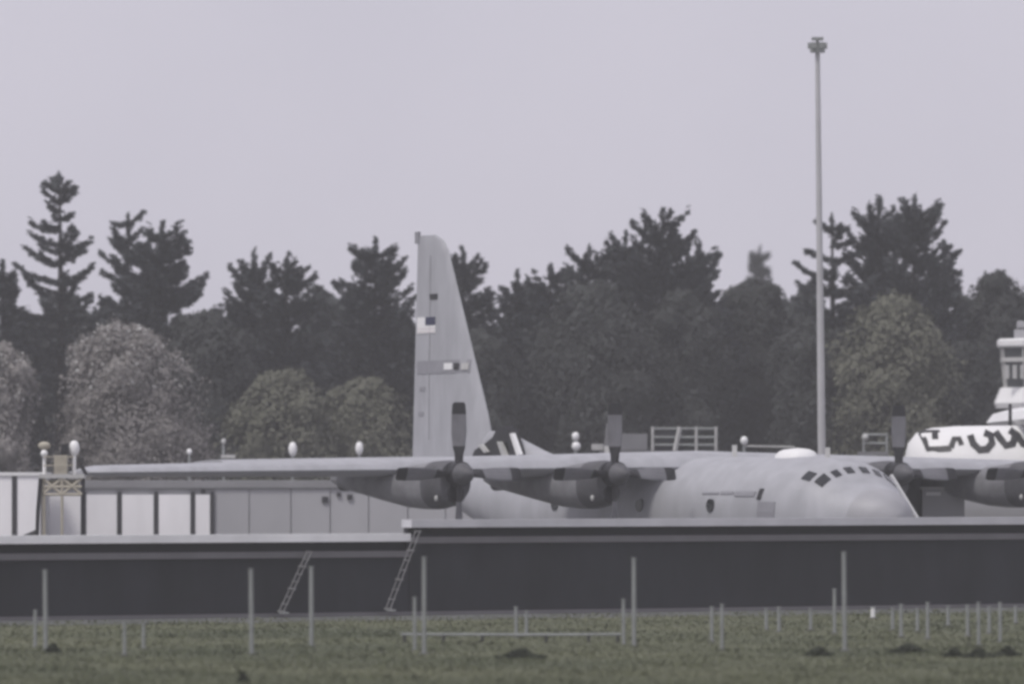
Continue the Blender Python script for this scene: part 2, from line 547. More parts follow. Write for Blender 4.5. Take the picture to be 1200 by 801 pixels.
for sgn in (-1, 1):
    mb = MB()
    ys = [0.004, 2.2, 5, 7.5, 10.2, 13, 16, 18.5, 19.8, 20.2]
    rings = []
    for y in ys:
        le, te, z, t = wst(y)
        if y > 19.9:
            le, te, t = le - 0.45, te + 0.5, t * 0.35
        rings.append(wing_ring(sgn * y, le, te, z, t))
    mb.loft(rings)
    wg = mb.build('wing', M['plane'], air, True)
    for ya, yb, nm in ((2.4, 4.1, 'flap'), (5.9, 9.3, 'flap'), (11.2, 19.3, 'aileron')):
        mb = MB()
        rr = []
        for y in (ya, yb):
            le, te, z, t = wst(y)
            c = le - te
            u0 = te + c * 0.2
            rr.append([(u0, sgn * y, z + t * 0.24), (te - 0.03, sgn * y, z + 0.02), (te - 0.03, sgn * y, z - 0.03), (u0, sgn * y, z - t * 0.20)])
        mb.loft(rr)
        mb.build(nm, M['planed'], wg)
    # engines
    for y in (4.94, 10.16):
        yy = sgn * y
        le, te, z, t = wst(y)
        hz = 3.60
        mb = MB()
        secs = [(4.05, 0.50, 2.86, 3.96), (3.7, 0.60, 2.66, 4.00), (3.1, 0.65, 2.58, 3.98), (2.3, 0.66, 2.58, 3.90), (1.6, 0.66, 2.62, 3.84), (0.2, 0.62, 2.80, 3.78), (-1.4, 0.52, 3.02, 3.74), (-2.6, 0.34, 3.18, 3.70), (-3.3, 0.12, 3.36, 3.60)]
        mb.loft([[(u, yy + hw * math.copysign(abs(math.cos(a)) ** 0.85, math.cos(a)), (zb + z1) / 2 + (z1 - zb) / 2 * math.copysign(abs(math.sin(a)) ** 0.85, math.sin(a)))
                  for a in [2 * math.pi * k / 24 for k in range(24)]] for u, hw, zb, z1 in secs[2:]])
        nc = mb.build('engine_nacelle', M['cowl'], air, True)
        mb = MB()
        mb.loft([[(u, yy + hw * math.copysign(abs(math.cos(a)) ** 0.85, math.cos(a)), (zb + z1) / 2 + (z1 - zb) / 2 * math.copysign(abs(math.sin(a)) ** 0.85, math.sin(a)))
                  for a in [2 * math.pi * k / 24 for k in range(24)]] for u, hw, zb, z1 in secs[:3]])
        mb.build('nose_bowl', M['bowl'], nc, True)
        mb = MB(); mb.tube([(4.09, yy, 3.06), (4.0, yy, 3.06)], [0.26, 0.30], 16); mb.build('air_intake', M['blk'], nc)
        mb = MB(); mb.tube([(-2.0, yy, 3.34), (-2.75, yy, 3.28)], [0.22, 0.19], 14); mb.build('exhaust_pipe', M['blk'], nc)
        mb = MB()
        mb.ball((3.80, yy - 0.50, 2.90), (0.06, 0.06, 0.09))  # small pale ball low on the starboard side of the engine front
        mb.build('pale_lip', M['pale'], nc, True)
        # propeller: hub mesh, spinner and four blades
        mb = MB(); mb.tube([(4.06, yy, hz), (4.42, yy, hz)], 0.36, 18)
        pr = mb.build('propeller', M['blk'], air)
        mb = MB(); mb.tube([(4.42, yy, hz), (4.65, yy, hz), (4.85, yy, hz), (4.95, yy, hz)], [0.33, 0.27, 0.16, 0.04], 18)
        mb.build('spinner', M['bowl'], pr, True)
        for k in range(4):
            a = R(90 * k)
            er = Vector((0, -math.sin(a), math.cos(a)))
            et = Vector((0, math.cos(a), math.sin(a)))
            ex = Vector((1, 0, 0))
            mb = MB()
            rings = []
            prof = [(0.30, 0.13, 0.10, 20), (0.6, 0.15, 0.08, 35), (0.78, 0.19, 0.06, 45), (0.80, 0.19, 0.06, 45), (1.2, 0.22, 0.045, 56), (1.72, 0.21, 0.03, 66), (1.74, 0.21, 0.03, 66), (2.0, 0.19, 0.025, 70), (2.06, 0.15, 0.02, 70)]
            for r_, wd_, th_, pt in prof:
                cdir = et * math.sin(R(90 - 90 + pt)) + ex * math.cos(R(pt))
                ndir = er.cross(cdir)
                c = Vector((4.24, yy, hz)) + er * r_
                rings.append([c + cdir * wd_ * math.cos(q_) + ndir * th_ * math.sin(q_) for q_ in [2 * math.pi * j / 10 for j in range(10)]])
            mb.loft(rings[:3], 1); mb.loft(rings[3:6], 0); mb.loft(rings[6:], 1)
            mb.loft([rings[2], rings[3]], 1); mb.loft([rings[5], rings[6]], 1)
            mb.build('blade', [M['bladeg'], M['blk']], pr)
    # tailplane
    mb = MB()
    mb.loft([wing_ring(sgn * y, -13.6 - 0.12 * y, -17.2 + 0.06 * y, 3.96, 0.42 - 0.03 * y, 0.0) for y in (0.004, 2, 5, 7.6, 8.0)])
    tp = mb.build('tailplane', M['plane'], air, True)

# fin and rudder
FZ0, FZ1 = 4.0, 11.25
fle = lambda z: -11.3 - 3.30 * max(0, (z - 4.4)) / 6.85
fte = lambda z: -16.72 + 0.05 * (z - 4)


def fth(z):
    return 0.56 - 0.40 * (z - FZ0) / (FZ1 - FZ0)


def fring(z, u0, u1, t, f0=0.0):
    pts = [(u0 - (u0 - u1) * x, t * TH(max(0.0, x)), z) for x in XS]
    lo = [(p[0], -p[1], z) for p in pts[1:-1]]
    return pts + lo[::-1]


mb = MB()
mb.loft([fring(z, fle(z) - d, fte(z) + e_, fth(z) * k_) for z, d, e_, k_ in
         [(4.0, 0, 0, 1), (5.5, 0, 0, 1), (7.5, 0, 0, 1), (9.5, 0, 0, 1), (10.7, 0, 0, 1), (11.05, 0.12, 0, 0.9), (11.25, 0.55, 0.10, 0.35)]])
fin = mb.build('tail_fin', M['plane'], air, True)


def fin_y(u, z):
    x = min(1, max(0, (fle(z) - u) / (fle(z) - fte(z))))
    return fth(z) * TH(x)


def fin_patch(u0, u1, z0, z1, name, mt, off=0.012, shear=0.0, n=4):
    for_s = MB()
    rows = [[(u0 + (u1 - u0) * i / n + shear * j / n, -(fin_y(u0 + (u1 - u0) * i / n + shear * j / n, z0 + (z1 - z0) * j / n) + off), z0 + (z1 - z0) * j / n) for j in range(n + 1)] for i in range(n + 1)]
    for_s.grid(rows)
    o = for_s.build(name, mt, fin, recalc=False)
    sm = o.modifiers.new('thickness', 'SOLIDIFY'); sm.thickness = 0.02; sm.offset = 0
    return o


# photograph pixel to fin coordinates
def fin_uz(px, py):
    u = -15.0
    for _ in range(6):
        Y = 200 - u * 0.866
        u = ((px - 600) * Y / F - AP.x) / 0.5
    return u, ZC + (HY - py) * Y / F


def fin_rect(x0, y0, x1, y1, name, mt, off=0.012, shear=0.0):
    u0, za = fin_uz(x0, y1); u1, zb = fin_uz(x1, y0)
    return fin_patch(u0, u1, za, zb, name, mt, off, shear)


# rudder hinge line and trim
for z0, z1 in ((4.7, 7.6), (7.65, 10.6)):
    fin_patch(-15.42 + (z0 - 4.7) * 0.01, -15.39 + (z0 - 4.7) * 0.01, z0, z1, 'rudder_gap', M['radome'])
fin_rect(490, 371, 515, 391, 'flag', M['white'], 0.012)
fin_rect(502, 371, 515, 381, 'flag_canton', M['flagb'], 0.026)
for yy in (384, 387.8):
    fin_rect(490, yy, 515, yy + 1.6, 'flag_stripe', M['flagr'], 0.024)
fin_rect(507, 344, 517, 351, 'tail_code', M['blk'])
fin_rect(490, 421, 555, 438, 'tail_band', M['planed'])
for x0, x1, mt in ((527, 537, 'white'), (539, 544, 'blk'), (547, 554, 'pale')):
    fin_rect(x0, 425, x1, 433, 'band_lettering', M[mt], 0.026)
for x0, y0 in ((494, 453), (492, 482)):
    fin_rect(x0, y0, x0 + 7, y0 + 5, 'tail_marking', M['planed'])
# rudder balance horn at the tip
mb = MB(); mb.box(-16.5, -16.25, -0.04, 0.04, 11.0, 11.38); mb.build('rudder_horn', M['planed'], fin)
# dorsal fillet ahead of the fin
mb = MB()
mb.loft([[(u, 0.42 * k_ * math.cos(t), 3.98 + h_ * max(0, math.sin(t))) for t in [2 * math.pi * j / 14 for j in range(14)]]
         for u, k_, h_ in ((-7.2, 0.3, 0.10), (-8.4, 0.8, 0.36), (-9.6, 1.0, 0.68), (-10.6, 1.0, 0.95), (-11.6, 0.7, 1.0), (-12.6, 0.35, 0.7))])
dor = mb.build('dorsal_fillet', M['plane'], air, True)
# torn dark opening low on the leading edge of the fin
def tail_uz(px, py, y):
    u = -11.0
    for _ in range(6):
        Y = 200 - u * 0.866 + 0.5 * y
        u = ((px - 600) * Y / F - AP.x - 0.866 * y) / 0.5
    return u, ZC + (HY - py) * Y / F


def tail_prism(pts, y0, y1, name, mt):
    mb = MB()
    n = len(pts)
    q0 = [tail_uz(px, py, y0) for px, py in pts]
    mb.loft([[(u, y, z) for u, z in q0] for y in (y0, y1)])
    mb.build(name, mt, dor)


tail_prism([(553, 535), (556, 527), (566, 521), (577, 512), (583, 500), (591, 499), (596, 510), (591, 522), (588, 535)], -0.62, -0.25, 'torn_opening', M['blk'])
tail_prism([(590, 502), (595, 502), (605, 533), (599, 535)], -0.66, -0.30, 'torn_opening', M['blk'])
tail_prism([(582, 517), (586, 517), (594, 537), (589, 538)], -0.72, -0.60, 'torn_strip', M['pale'])
tail_prism([(597, 508), (600, 507), (609, 532), (605, 533)], -0.72, -0.60, 'torn_strip', M['white'])
tail_prism([(560, 521), (564, 520), (571, 529), (567, 530)], -0.72, -0.60, 'torn_strip', M['pale'])

# ------------------------------------------------------------------ the white aircraft at the right edge
DY = 228.0
D0 = Vector(((1060 - 600) * DY / F, DY, 0))
da = thing('white_aircraft', 'white aircraft with black lettering cut off by the right edge', 'aircraft', D0 + Vector((9, 0, 0)), 0)
DS = [(0.0, 3.75, 4.15, 0.15), (0.12, 3.3, 4.65, 0.6), (0.4, 2.8, 5.0, 1.0), (0.9, 2.3, 5.17, 1.35), (1.8, 1.9, 5.24, 1.6), (3.5, 1.7, 5.26, 1.75), (12, 1.7, 5.26, 1.75), (18, 2.8, 5.2, 1.2), (22, 4.2, 5.0, 0.3)]


def dsec(x):
    for i in range(len(DS) - 1):
        if DS[i][0] <= x <= DS[i + 1][0]:
            f = (x - DS[i][0]) / (DS[i + 1][0] - DS[i][0])
            return [DS[i][k] + (DS[i + 1][k] - DS[i][k]) * f for k in (1, 2, 3)]
    return list(DS[-1][1:])


def dpt(x, phi, off=0.0):
    zb, z1, hw = dsec(x)
    return Vector((x - 9, -(hw + off) * math.cos(R(phi)), (zb + z1) / 2 + ((z1 - zb) / 2 + off) * math.sin(R(phi))))


mb = MB(); mb.loft([[dpt(x, 360 * k / 36) for k in range(36)] for x in (0, 0.06, 0.12, 0.25, 0.4, 0.65, 0.9, 1.3, 1.8, 2.6, 3.5, 6, 9, 12, 14, 16, 18, 20, 22)])
dfu = mb.build('fuselage', M['white'], da, True)


def dphi(x, z):
    zb, z1, hw = dsec(x)
    return math.degrees(math.asin(max(-1, min(1, (z - (zb + z1) / 2) / ((z1 - zb) / 2)))))


def dstroke(pts, wd_, name='lettering', mt='blk'):
    """a painted black stroke following the hull; pts are photograph pixels"""
    W = []
    for px, py in pts:
        x = (px - 1060) * (DY - 1.4) / F
        W.append((x, ZC + (HY - py) * (DY - 1.4) / F))
    mb = MB()
    rows = []
    h = wd_ / 2 * DY / F
    for i, (x, z) in enumerate(W):
        a = Vector(W[max(0, i - 1)]); b = Vector(W[min(len(W) - 1, i + 1)])
        d = (b - a).normalized(); n = Vector((-d.y, d.x))
        rows.append([dpt(max(0.05, x + n.x * h * k), dphi(max(0.05, x), min(5.22, z + n.y * h * k)), 0.02) for k in (-1, 0, 1)])
    mb.grid(rows)
    o = mb.build(name, M[mt], dfu, recalc=False)
    sm = o.modifiers.new('thickness', 'SOLIDIFY'); sm.thickness = 0.03; sm.offset = 0


dstroke([(1078, 506), (1082, 516), (1085, 526), (1098, 526), (1112, 525)], 6)
dstroke([(1079, 506), (1090, 505), (1100, 505)], 2)
dstroke([(1094, 507), (1094, 514)], 7)
dstroke([(1112, 524), (1116, 514), (1122, 514), (1124, 521)], 6)
dstroke([(1135, 510), (1138, 520), (1145, 527), (1154, 526), (1160, 519), (1159, 510), (1152, 507)], 8)
dstroke([(1165, 506), (1170, 514), (1176, 522), (1184, 520), (1187, 512)], 8)
dstroke([(1182, 504), (1190, 510), (1196, 520), (1205, 522), (1212, 514)], 8)
dstroke([(1216, 505), (1220, 514), (1228, 523), (1238, 518)], 8)
# white high wing and engine above the fuselage
mb = MB()
mb.loft([[(3.75 - 9 + a, y, 5.35 + b) for a, b in ((0, 0.1), (0.25, 0.42), (1.0, 0.62), (2.4, 0.3), (2.5, 0.2), (1.2, -0.05), (0.3, -0.08))] for y in (-13.5, -1, 1, 13.5)])
mb.build('wing', M['white'], da, False)
mb = MB(); mb.tube([(3.62 - 9, 0, 5.25), (3.62 - 9, 0, 6.0)], 0.06, 8); mb.build('aerial', M['blk'], da)
mb = MB(); mb.loft([[(11 - 0 + a, y, 5 + z) for a, y in ((0, 0), (-1.2 + z * 0.0, 0.15), (-3.2 + z * 0.45, 0), (-1.2, -0.15))] for z in (0, 4.5)]); mb.build('tail_fin', M['white'], da)
for x, y, r_ in ((2.4, 0, 0.4), (9.5, -1.7, 0.55), (9.5, 1.7, 0.55)):
    mb = MB(); mb.tube([(x - 9, y, r_), (x - 9, y, 2.2)], 0.09, 8); lg = mb.build('landing_gear', M['pale'], da)
    mb = MB(); mb.tube([(x - 9, y - 0.2, r_), (x - 9, y + 0.2, r_)], r_, 16); mb.build('wheel', M['black'], lg)

# ------------------------------------------------------------------ things beside the nose
EY = 206.0
E0 = Vector(((1103 - 600) * EY / F, EY, 0))
et_ = thing('equipment_cart', 'tall grey equipment cart between the nose and the white aircraft', 'cart', E0)
ex_ = lambda px: (px - 1103) * EY / F
ez = lambda py: ZC + (HY - py) * EY / F
mb = MB(); mb.box(ex_(1079), ex_(1128), -0.9, 0.9, 0.55, ez(573)); bd = mb.build('body', M['bgrey'], et_)
mb = MB(); mb.box(ex_(1077), ex_(1130), -0.95, 0.95, ez(573), ez(570)); mb.build('lid', M['pale'], et_)
mb = MB(); mb.box(ex_(1083), ex_(1100), -0.96, -0.9, ez(580), ez(576)); mb.build('highlight_bar', M['white'], et_)  # white bar standing for a highlight on the body, no lamp
mb = MB(); mb.box(ex_(1056), ex_(1079) - 0.01, -0.7, 0.7, 0.55, ez(560)); mb.build('dark_filler', M['dpost'], et_)  # dark block added to close the gap beside the nose
for px in (1086, 1121):
    for y in (-0.8, 0.8):
        mb = MB(); mb.tube([(ex_(px), y - 0.1, 0.3), (ex_(px), y + 0.1, 0.3)], 0.3, 14); mb.build('wheel', M['black'], et_)
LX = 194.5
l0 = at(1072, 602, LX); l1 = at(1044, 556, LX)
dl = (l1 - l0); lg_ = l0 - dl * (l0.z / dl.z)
lt = thing('lit_nose_edge', 'white ladder shaped strip added for the lit right edge of the aircraft nose', 'ladder', (lg_.x, LX, 0))  # ladder form added to stand in for the bright lit edge of the nose
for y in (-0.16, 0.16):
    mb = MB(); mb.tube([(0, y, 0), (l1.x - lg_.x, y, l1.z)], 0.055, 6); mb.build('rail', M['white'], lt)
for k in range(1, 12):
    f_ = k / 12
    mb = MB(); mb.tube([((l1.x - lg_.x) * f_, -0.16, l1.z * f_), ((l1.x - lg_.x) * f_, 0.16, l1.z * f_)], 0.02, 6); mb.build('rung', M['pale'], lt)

# ------------------------------------------------------------------ floodlight mast
MY = 226.0
mb0 = at(964.5, 0, MY); mb0.z = 0
mt_ = thing('floodlight_mast', 'very tall thin grey floodlight mast rising behind the aircraft', 'mast', mb0)
mtop = at(958, 60, MY)
mb = MB(); mb.tube([(0, 0, 0), ((mtop.x - mb0.x) * 0.4, 0, mtop.z * 0.4), (mtop.x - mb0.x, 0, mtop.z)], [0.145, 0.125, 0.08], 12); mb.build('pole', M['mast'], mt_, True)
tx = mtop.x - mb0.x
mb = MB(); mb.tube([(tx, 0, mtop.z - 0.05), (tx, 0, mtop.z + 0.1)], 0.26, 14); mb.build('lamp_ring', M['galv'], mt_)
mb = MB(); mb.tube([(tx, 0, mtop.z + 0.1), (tx, 0, mtop.z + 0.42)], 0.05, 8); mb.build('spike', M['galv'], mt_)
for k in range(6):
    a = k * math.pi / 3
    mb = MB()
    cx, cy = tx + 0.24 * math.cos(a), 0.24 * math.sin(a)
    mb.box(cx - 0.09, cx + 0.09, cy - 0.09, cy + 0.09, mtop.z + 0.08, mtop.z + 0.28)
    mb.build('floodlight', M['galv'], mt_)
mb = MB(); mb.box(tx - 0.2, tx + 0.2, -0.1, 0.1, mtop.z + 0.36, mtop.z + 0.47); mb.build('warning_light', M['galv'], mt_)

# ------------------------------------------------------------------ control tower
TY = 262.0
T0 = Vector(((1212 - 600) * TY / F, TY, 0))
tw = thing('control_tower', 'small white control tower cab with flared base before the trees', 'tower', T0)
tz = lambda py: ZC + (HY - py) * TY / F
hwid = (1212 - 1169) * TY / F


def octo(hw, z, n=8):
    return [(hw * 1.05 * math.cos(2 * math.pi * (k + 0.5) / n), hw * 1.05 * math.sin(2 * math.pi * (k + 0.5) / n), z) for k in range(n)]


mb = MB(); mb.loft([octo(0.9, 0), octo(0.85, tz(478))]); mb.build('shaft', M['whited'], tw)
mb = MB(); mb.loft([octo(hwid * 1.05, tz(478)), octo(hwid * 1.10, tz(472)), octo(hwid * 0.93, tz(454)), octo(hwid * 0.9, tz(454))]); mb.build('gallery', M['white'], tw)
mb = MB(); mb.loft([octo(hwid * 0.80, tz(454)), octo(hwid * 0.90, tz(407))]); mb.build('cab_glass', M['darkw'], tw)
mb = MB(); mb.loft([octo(hwid * 0.93, tz(424)), octo(hwid * 0.93, tz(419))]); mb.build('cab_rail', M['pale'], tw)
mb = MB(); mb.loft([octo(hwid * 0.98, tz(407)), octo(hwid * 1.02, tz(405)), octo(hwid * 1.02, tz(399)), octo(hwid * 0.97, tz(397))]); mb.build('roof', M['white'], tw)
for k in range(8):
    a = 2 * math.pi * (k + 0.5) / 8
    r0, r1 = hwid * 0.845, hwid * 0.955
    mb = MB(); mb.tube([(r0 * math.cos(a), r0 * math.sin(a), tz(454)), (r1 * math.cos(a), r1 * math.sin(a), tz(408))], 0.05, 6); mb.build('mullion', M['pale'], tw)
for k in range(7):
    px = 1177 + k * 9
    mb = MB(); mb.box((px - 1212) * TY / F - 0.08, (px - 1212) * TY / F + 0.08, -hwid * 0.98, -hwid * 0.90, tz(444), tz(428)); mb.build('cab_blind', M['pale'], tw)
mb = MB(); mb.box(-0.75, 0.75, -0.6, 0.6, tz(397), tz(386)); mb.box(-0.65, 0.65, -0.5, 0.5, tz(384), tz(376)); mb.build('roof_equipment', M['bgrey'], tw)
mb = MB(); mb.tube([(0, 0, tz(376)), (0, 0, tz(340))], 0.03, 6); mb.build('aerial', M['galv'], tw)

# ------------------------------------------------------------------ lamp poles behind the aircraft
LY = 250.0
lamps = [(222, 529, 3.2, 'tiny white lamp above the wing, leftmost of the row of lamps'),
         (262, 517, 3.0, 'dim grey lamp above the wing, second of the row from the left'),
         (343, 526, 5.0, 'bright oval white lamp above the middle of the left wing'),
         (421, 525, 4.6, 'cream oval lamp above the wing, next left of the tail fin'),
         (674.5, 511, 4.4, 'white double headed lamp just right of the tail fin'),
         (872, 516, 4.4, 'small pale lamp left of the tall mast, above the fuselage')]
for i, (px, py, r_, lab) in enumerate(lamps):
    c = at(px, py, LY)
    t = thing('apron_lamp', lab, 'lamp', (c.x, LY, 0), 0, 'apron lamps behind the aircraft')
    k = r_ * LY / F
    mb = MB(); mb.tube([(0, 0, 0), (0, 0, c.z - k * 1.2)], 0.05, 8); mb.build('pole', M['galv'], t)
    mb = MB(); mb.ball((0, 0, c.z), (k, k, k * (1.75 if i in (2, 3) else 1.2))); mb.build('lamp_head', M['pale'] if i == 1 else M['lamp'], t, True)
    if i == 4:
        mb = MB(); mb.ball((0.02, 0, c.z - k * 2.6), (k * 1.2, k, k * 1.2)); mb.build('lamp_head', M['lamp'], t, True)
    if i == 1:
        mb = MB(); mb.box(-0.1, 0.45, -0.1, 0.1, c.z - 0.62, c.z - 0.5); mb.build('arm', M['pale'], t)
    if i == 5:
        mb = MB(); mb.tube([(0, 0, c.z - 0.2), (1.9, 0, c.z - 0.24)], 0.04, 6); mb.build('arm', M['pale'], t)

# ------------------------------------------------------------------ work stand with lamps near the wing tip
SY = 184.0
S0 = at(72, 0, SY); S0.z = 0
st = thing('lamp_stand', 'dusty tan work stand with two round lamps beyond the wing tip', 'work stand', S0)
sx = lambda px: (px - 72) * SY / F
sz = lambda py: ZC + (HY - py) * SY / F
mb = MB(); mb.box(sx(47), sx(100), -0.5, 0.5, sz(560), sz(555)); mb.build('platform', M['pale'], st)
for (xa, za), (xb, zb) in (((51, 579), (74, 560)), ((74, 560), (97, 579)), ((51, 560), (74, 579)), ((74, 579), (97, 560)), ((51, 579), (97, 579)), ((74, 558), (74, 640)), ((51, 570), (97, 570))):
    mb = MB(); mb.tube([(sx(xa), -0.44, sz(za)), (sx(xb), -0.44, sz(zb))], 0.045, 6); mb.build('lattice_bar', M['tan'], st)
mb = MB(); mb.box(sx(56), sx(92), 0.1, 0.3, sz(572), sz(562)); mb.build('motor_box', M['tan'], st)
for px in (51, 97):
    for y in (-0.42, 0.42):
        mb = MB(); mb.tube([(sx(px), y, 0), (sx(px), y, sz(560))], 0.035, 6); mb.build('leg', M['tan'] if px == 51 else M['dpost'], st)
mb = MB(); mb.tube([(sx(49), -0.5, sz(560)), (sx(46), -0.55, sz(600)), (sx(43), -0.6, 0.02)], 0.06, 6); mb.tube([(sx(44), -0.6, sz(623)), (sx(28), -0.7, sz(630))], 0.08, 6); mb.build('brace', M['blk'], st)
for px, py, rx_, rz_, mm in ((52, 522, 7.5, 5, 'tan'), (87, 525, 6.2, 9.5, 'lamp')):
    kx, kz = rx_ * SY / F, rz_ * SY / F
    mb = MB(); mb.tube([(sx(px), 0, sz(556)), (sx(px), 0, sz(py))], 0.055, 6); ps = mb.build('lamp_post', M['lamp'], st)
    mb = MB(); mb.ball((sx(px), 0, sz(py)), (kx, kx * 0.8, kz)); mb.build('lamp_head', M[mm], ps, True)
mb = MB(); mb.ball((sx(52), -0.1, sz(531)), 0.10); mb.build('lamp_head', M['lamp'], st, True)
mb = MB(); mb.box(sx(72), sx(80), -0.2, 0.2, sz(532), sz(520)); mb.build('cable_drum', M['blk'], st)
mb = MB(); mb.box(sx(64), sx(79), -0.25, 0.25, sz(555), sz(533)); mb.build('control_box', M['tan'], st)
mb = MB(); mb.tube([(sx(96), 0, sz(546)), (sx(101), 0, sz(556))], 0.06, 6); mb.build('handle', M['blk'], st)
for z in (545, 535):
    mb = MB(); mb.tube([(sx(52), -0.42, sz(z)), (sx(87), -0.42, sz(z))], 0.018, 6); mb.build('guard_rail', M['tan'], st)

# ------------------------------------------------------------------ service trucks behind the fuselage
VY = 254.0
vx = lambda px, c: (px - c) * VY / F
vz = lambda py: ZC + (HY - py) * VY / F
V0 = Vector(((775 - 600) * VY / F, VY, 0))
tr = thing('lift_truck', 'grey high lift truck with raised railed deck behind the fuselage', 'truck', V0)
mb = MB(); mb.box(vx(705, 775), vx(850, 775), -1.1, 1.1, 0.6, 1.0); mb.build('chassis', M['blk'], tr)
mb = MB(); mb.loft([[(vx(845, 775), y, 1.0) for y in (-1.1, 1.1)] + [(vx(800, 775), y, 1.0) for y in (1.1, -1.1)], [(vx(840, 775), y, 2.6) for y in (-1, 1)] + [(vx(800, 775), y, 2.6) for y in (1, -1)]]); cb = mb.build('cab', M['truck'], tr)
mb = MB(); mb.box(vx(805, 775), vx(835, 775), -1.12, -1.06, 1.8, 2.4); mb.build('window', M['pglass'], cb)
for px in (722, 832):
    for y in (-1.0, 1.0):
        mb = MB(); mb.tube([(vx(px, 775), y - 0.15, 0.5), (vx(px, 775), y + 0.15, 0.5)], 0.5, 14); mb.build('wheel', M['black'], tr)
for a, b in ((715, 785), (785, 715)):
    for y in (-0.8, 0.8):
        mb = MB(); mb.tube([(vx(a, 775), y, 1.0), (vx(b, 775), y, vz(532))], 0.07, 6); mb.build('lift_arm', M['galv'], tr)
mb = MB(); mb.box(vx(704, 775), vx(842, 775), -1.2, 1.2, vz(533), vz(528)); mb.build('deck', M['truck'], tr)
mb = MB(); mb.loft([[(vx(p, 775), y, vz(q_)) for p, q_ in ((708, 527), (711, 496), (722, 508), (758, 508), (758, 527))] for y in (-1.1, 0.9)]); mb.build('box_body', M['truck'], tr)
for q_ in (502, 512, 521):
    for y in (-1.15, 1.1):
        mb = MB(); mb.tube([(vx(764, 775), y, vz(q_)), (vx(839, 775), y, vz(q_))], 0.045, 6); mb.build('deck_rail', M['galv'], tr)
for p in (764, 790, 815, 838):
    mb = MB(); mb.tube([(vx(p, 775), -1.15, vz(528)), (vx(p + (6 if p == 790 else 0), 775), -1.15, vz(500))], 0.06 if p != 790 else 0.10, 6); mb.build('deck_post', M['pale'], tr)
mb = MB(); mb.box(vx(765, 775), vx(800, 775), -0.9, 0.6, vz(528), vz(505)); mb.build('cargo_crate', M['dpost'], tr)
mb = MB(); mb.box(vx(693, 775), vx(707, 775), -0.9, -0.5, vz(527), vz(520)); mb.build('work_light', M['pale'], tr)

V1 = Vector(((1026 - 600) * VY / F, VY, 0))
t2 = thing('stair_truck', 'pale boarding stair top showing just left of the right propeller', 'stair truck', V1)
mb = MB(); mb.box(vx(1000, 1026), vx(1060, 1026), -0.9, 0.9, 0.5, 1.1); mb.build('chassis', M['truck'], t2)
for px in (1006, 1053):
    for y in (-0.85, 0.85):
        mb = MB(); mb.tube([(vx(px, 1026), y - 0.12, 0.4), (vx(px, 1026), y + 0.12, 0.4)], 0.4, 12); mb.build('wheel', M['black'], t2)
mb = MB()
mb.loft([[(vx(1056, 1026), y, 1.1), (vx(1040, 1026), y, 1.1), (vx(1010, 1026), y, vz(530)), (vx(1022, 1026), y, vz(530))] for y in (-0.6, 0.6)]); mb.build('stair_flight', M['pale'], t2)
mb = MB(); mb.box(vx(1006, 1026), vx(1040, 1026), -0.7, 0.7, vz(533), vz(529)); mb.build('landing', M['truck'], t2)
for q_ in (509, 519):
    mb = MB(); mb.tube([(vx(1010, 1026), -0.65, vz(q_)), (vx(1039, 1026), -0.65, vz(q_))], 0.05, 6); mb.build('hand_rail', M['galv'], t2)
for p in (1011, 1038):
    mb = MB(); mb.tube([(vx(p, 1026), -0.65, vz(530)), (vx(p, 1026), -0.65, vz(507))], 0.05, 6); mb.build('rail_post', M['galv'], t2)
mb = MB(); mb.ball((vx(1013, 1026), -0.65, vz(512)), 0.13); mb.build('lamp_head', M['pale'], t2)

# ------------------------------------------------------------------ fence posts in the grass
def post(px, ytop, ybase, wpx, label, group, name='fence_post', m='galv'):
    Y = ground_Y(ybase)
    x = (px - 600) * Y / F
    h = (ybase - ytop) * Y / F
    r_ = wpx / 2 * Y / F
    t = thing(name, label, 'post', (x, Y, 0), rng.uniform(-0.3, 0.3), group)
    lean = rng.uniform(-0.012, 0.012) * h
    mb = MB(); mb.tube([(0, 0, -0.05), (lean * 0.5, 0, h * 0.5), (lean, 0, h)], [r_, r_, r_ * 0.9], 8); mb.build('shaft', M[m], t)
    mb = MB(); mb.tube([(lean, 0, h), (lean, 0, h + 0.02)], r_ * 1.25, 8); mb.build('cap', M['galv'], t)
    mb = MB(); mb.tube([(0, 0, -0.03), (0, 0, 0.03)], r_ * 2.2, 8); mb.build('footing', M['concrete'], t)


